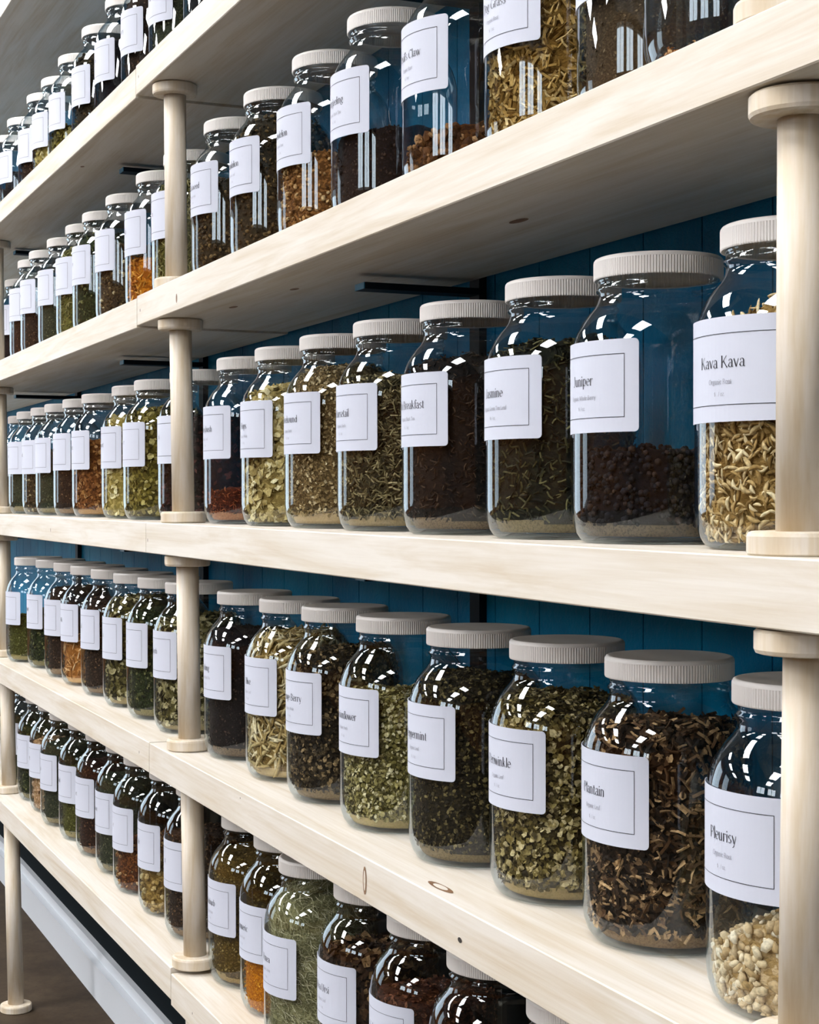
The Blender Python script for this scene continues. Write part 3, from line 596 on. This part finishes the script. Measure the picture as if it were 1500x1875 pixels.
# ------------------------------------------------------------------ the jars, row by row: x, y, title, kind of line, recipe, fill height, (tilt x, tilt y), mound
J = {
'A': [(-3.413, .09, '', '', 'darkbrown', .12), (-3.242, .09, 'n', '', 'blackpow', .05), (-3.037, .09, '', '', 'darkbrown', .10), (-2.911, .092, '', '', 'yellow', .085),
      (-2.753, .09, 'n', '', 'mixgreen', .070), (-2.571, .09, 'm', '', 'dandelion', .150), (-2.410, .09, 'rn', '', 'blackpow', .125), (-2.246, .09, 'erry', '', 'darkbrown', .150),
      (-2.094, .09, 'ed', '', 'greygreen', .115), (-1.929, .09, '', '', 'blackpow', .12)],
'B': [(-3.420, .115, '', '', 'blackpow', .12), (-3.133, .09, 'a', '', 'redbrown', .08), (-3.009, .088, 'n', '', 'darkbrown', .10), (-2.853, .09, '', '', 'greygreen', .125),
      (-2.699, .09, 'n', '', 'greenlight', .150), (-2.571, .09, 'ry', '', 'greencut', .155), (-2.410, .09, '', '', 'pebble', .120), (-2.227, .09, 'la', '', 'orange', .073),
      (-2.082, .09, 'n', '', 'greenlight', .150), (-1.897, .09, 'Chickweed', 'Organic Herb', 'dandelion', .120), (-1.741, .09, 'Dandelion', 'Organic Leaf', 'dandelion', .160),
      (-1.579, .09, 'Dandelion', 'Organic Root', 'tanroot', .090), (-1.424, .09, 'Darjeeling', 'Organic Black Tea', 'oolong', .078), (-1.255, .09, "Devil's Claw", 'Organic Root', 'claw', .044),
      (-1.097, .09, 'Dog Grass', 'Organic Root', 'oat', .155), (-.958, .092, '', '', 'brownpow', .130), (-.836, .070, '', '', 'orangedust', .010)],
'C': [(-3.330, .105, '', '', 'greygreen', .12), (-3.155, .091, 'n', '', 'greygreen', .115), (-3.008, .09, 'ed', '', 'pebble', .110), (-2.880, .09, '', '', 'greygreen', .090),
      (-2.725, .09, 'er', '', 'darkbrown', .085), (-2.579, .09, 'ort', '', 'rustchip', .118), (-2.374, .09, 'wort', '', 'yellow', .150), (-2.241, .09, 'e', '', 'mixgreen', .150),
      (-2.054, .09, 'is', '', 'darkred', .130), (-1.846, .09, 'Honeybush', 'Organic Leaf', 'honeybush', .036), (-1.703, .09, 'Hops', 'Organic Whole', 'hops', .146), (-1.558, .09, 'Horehound', 'Organic Herb', 'horehound', .157),
      (-1.410, .09, 'Horsetail', 'Organic Herb', 'horsetail', .140), (-1.256, .09, 'Irish Breakfast', 'Organic Black Tea', 'blacktea', .142), (-1.096, .09, 'Jasmine', 'Organic Green Tea Leaf', 'greentea', .142),
      (-.962, .09, 'Juniper', 'Organic Whole Berry', 'juniper', .062), (-.810, .09, 'Kava Kava', 'Organic Root', 'kava', .132)],
'D': [(-3.094, .075, '', '', 'olive', .085), (-2.964, .09, 'Mint', '', 'greencut', .105), (-2.804, .09, 'el', '', 'darkbrown', .150), (-2.667, .09, 'Milk', '', 'tansticks', .080),
      (-2.516, .09, 'al', '', 'darkbrown', .145), (-2.368, .09, 'a', '', 'leafmix', .156), (-2.224, .09, 'e', '', 'greencut', .146), (-2.078, .09, 'Myrrh', '', 'leafmix', .145),
      (-1.846, .09, 'Oolong', 'Organic Black Tea', 'oolong', .148), (-1.689, .09, 'Olive', 'Organic Leaf', 'longleaf', .150), (-1.548, .088, 'Orange Berry', 'Organic Whole', 'oregon', .148),
      (-1.396, .087, 'Passionflower', 'Organic Herb', 'passion', .122), (-1.243, .090, 'Peppermint', 'Organic Leaf', 'peppermint', .150), (-1.103, .097, 'Periwinkle', 'Organic Leaf', 'periwinkle', .146),
      (-.959, .097, 'Plantain', 'Organic Leaf', 'plantain', .146), (-.799, .091, 'Pleurisy', 'Organic Root', 'pleurisy', .056)],
'E': [(-3.245, .100, '', '', 'greygreen', .13), (-3.070, .091, 'd', '', 'greencut', .140), (-2.951, .091, 'ng', '', 'tan', .120), (-2.820, .0855, 'al', '', 'greygreen', .140),
      (-2.688, .09, 'Red', '', 'olive', .115), (-2.557, .09, 'ort', '', 'redbrown', .145), (-2.423, .091, 'root', '', 'greygreen', .138), (-2.295, .087, 'e', '', 'granule', .072),
      (-2.162, .09, 'de', '', 'nugget', .062), (-2.027, .09, 'n', '', 'darkbrown', .130), (-1.834, .091, 'Rhubarb', 'Organic Root', 'rhubarb', .150), (-1.713, .091, 'Turmeric', 'Organic Root', 'turmeric', .060),
      (-1.588, .077, 'Usnea', 'Organic Lichen', 'usnea', .158), (-1.463, .09, 'Uva Ursi', 'Organic Leaf', 'uva', .130), (-1.330, .09, 'Valerian', 'Organic Root', 'valerian', .122),
      (-1.203, .09, '', '', 'blackpow', .05), (-1.062, .09, '', '', 'darkbrown', .09)],
}
LZ = dict(A=.0665, B=.0775, C=.0742, D=.0710, E=.0625)
ORD = ['first', 'second', 'third', 'fourth', 'fifth', 'sixth', 'seventh', 'eighth', 'ninth', 'tenth', 'eleventh', 'twelfth']
ROWN = dict(A='top row', B='second row', C='middle row', D='fourth row', E='bottom row')
SHAPE = {'passion': (0, 0, 0), 'juniper': (0, 0, 0), 'kava': (.35, 0, .004), 'pleurisy': (.45, .2, .004), 'claw': (.18, .1, .004), 'hops': (.15, .1, .006), 'longleaf': (.1, 0, .006),
         'orangedust': (0, 0, 0), 'dandelion': (0, 0, .002)}
for row, lst in J.items():
    nleft = len([1 for j in lst if j[0] < -1.96]); nall = len(lst)
    for i, (x, y, title, sub, key, h) in enumerate(lst):
        nm, words, style, size, cols, cnt = REC[key]
        z = ZT[row]
        # follow the slight slope of each board
        if row == 'A': z = (.541+(.5465-.541)*(x-XL)/(-2.0505-XL)) if x < -2.0495 else .5495
        if row == 'B': z = .2545 if x < -2.0465 else .2570-.0015*(x+2.0455)/(XR+2.0455)
        if row == 'C': z = (-.0290-.001*(x-XL)/(-2.006-XL)) if x < -2.005 else -.0300-.002*(x+2.004)/(XR+2.004)
        if row == 'D': z = (-.3045+.0015*(x-XL)/(-1.992-XL)) if x < -1.991 else -.3035+.003*(x+1.99)/(XR+1.99)
        if row == 'E': z = (-.5600+.0025*(x-XL)/(-1.893-XL)) if x < -1.892 else -.5640
        z += .0002
        if row == 'A': pos = ORD[nall-1-i]+' from the right, top row'
        elif i < nleft: pos = ORD[nleft-1-i]+' left of the middle post, '+ROWN[row]
        else: pos = ORD[i-nleft]+' right of the middle post, '+ROWN[row]
        t = empty('glass_jar', (x, y, z), random.uniform(-.02, .02)+(.15 if title == 'Kava Kava' else 0))
        if sub and title: tag(t, 'white-lidded glass jar labelled %s, %s' % (title, pos), 'jar')
        else: tag(t, 'glass jar of %s, %s' % (words, pos), 'jar')
        t['group'] = 'lidded herb jars in the '+ROWN[row]
        link('glass_body', ME_GLASS, t)
        ld = link('lid', ME_LID, t); ld.rotation_euler = (0, 0, random.uniform(0, 6.28))
        lz = LZ[row]+random.uniform(-.0015, .0015)
        if title == 'Usnea': lz = .0600
        if not (row == 'B' and x > -.90):
            link('paper_label', label_mesh(title, sub, lz, not sub), t)
        tx, ty, md = SHAPE.get(key, (random.uniform(-.08, .12), random.uniform(-.05, .08), random.uniform(.001, .005)))
        fo = link(nm, fill_mesh(key, h, (tx, ty), md, x < -2.15), None, (x, y, z))
        tag(fo, '%s inside the jar %s' % (words, pos), 'herbs', 'dried contents of the jars in the '+ROWN[row], 'stuff')
print('scene built', len(bpy.data.objects))
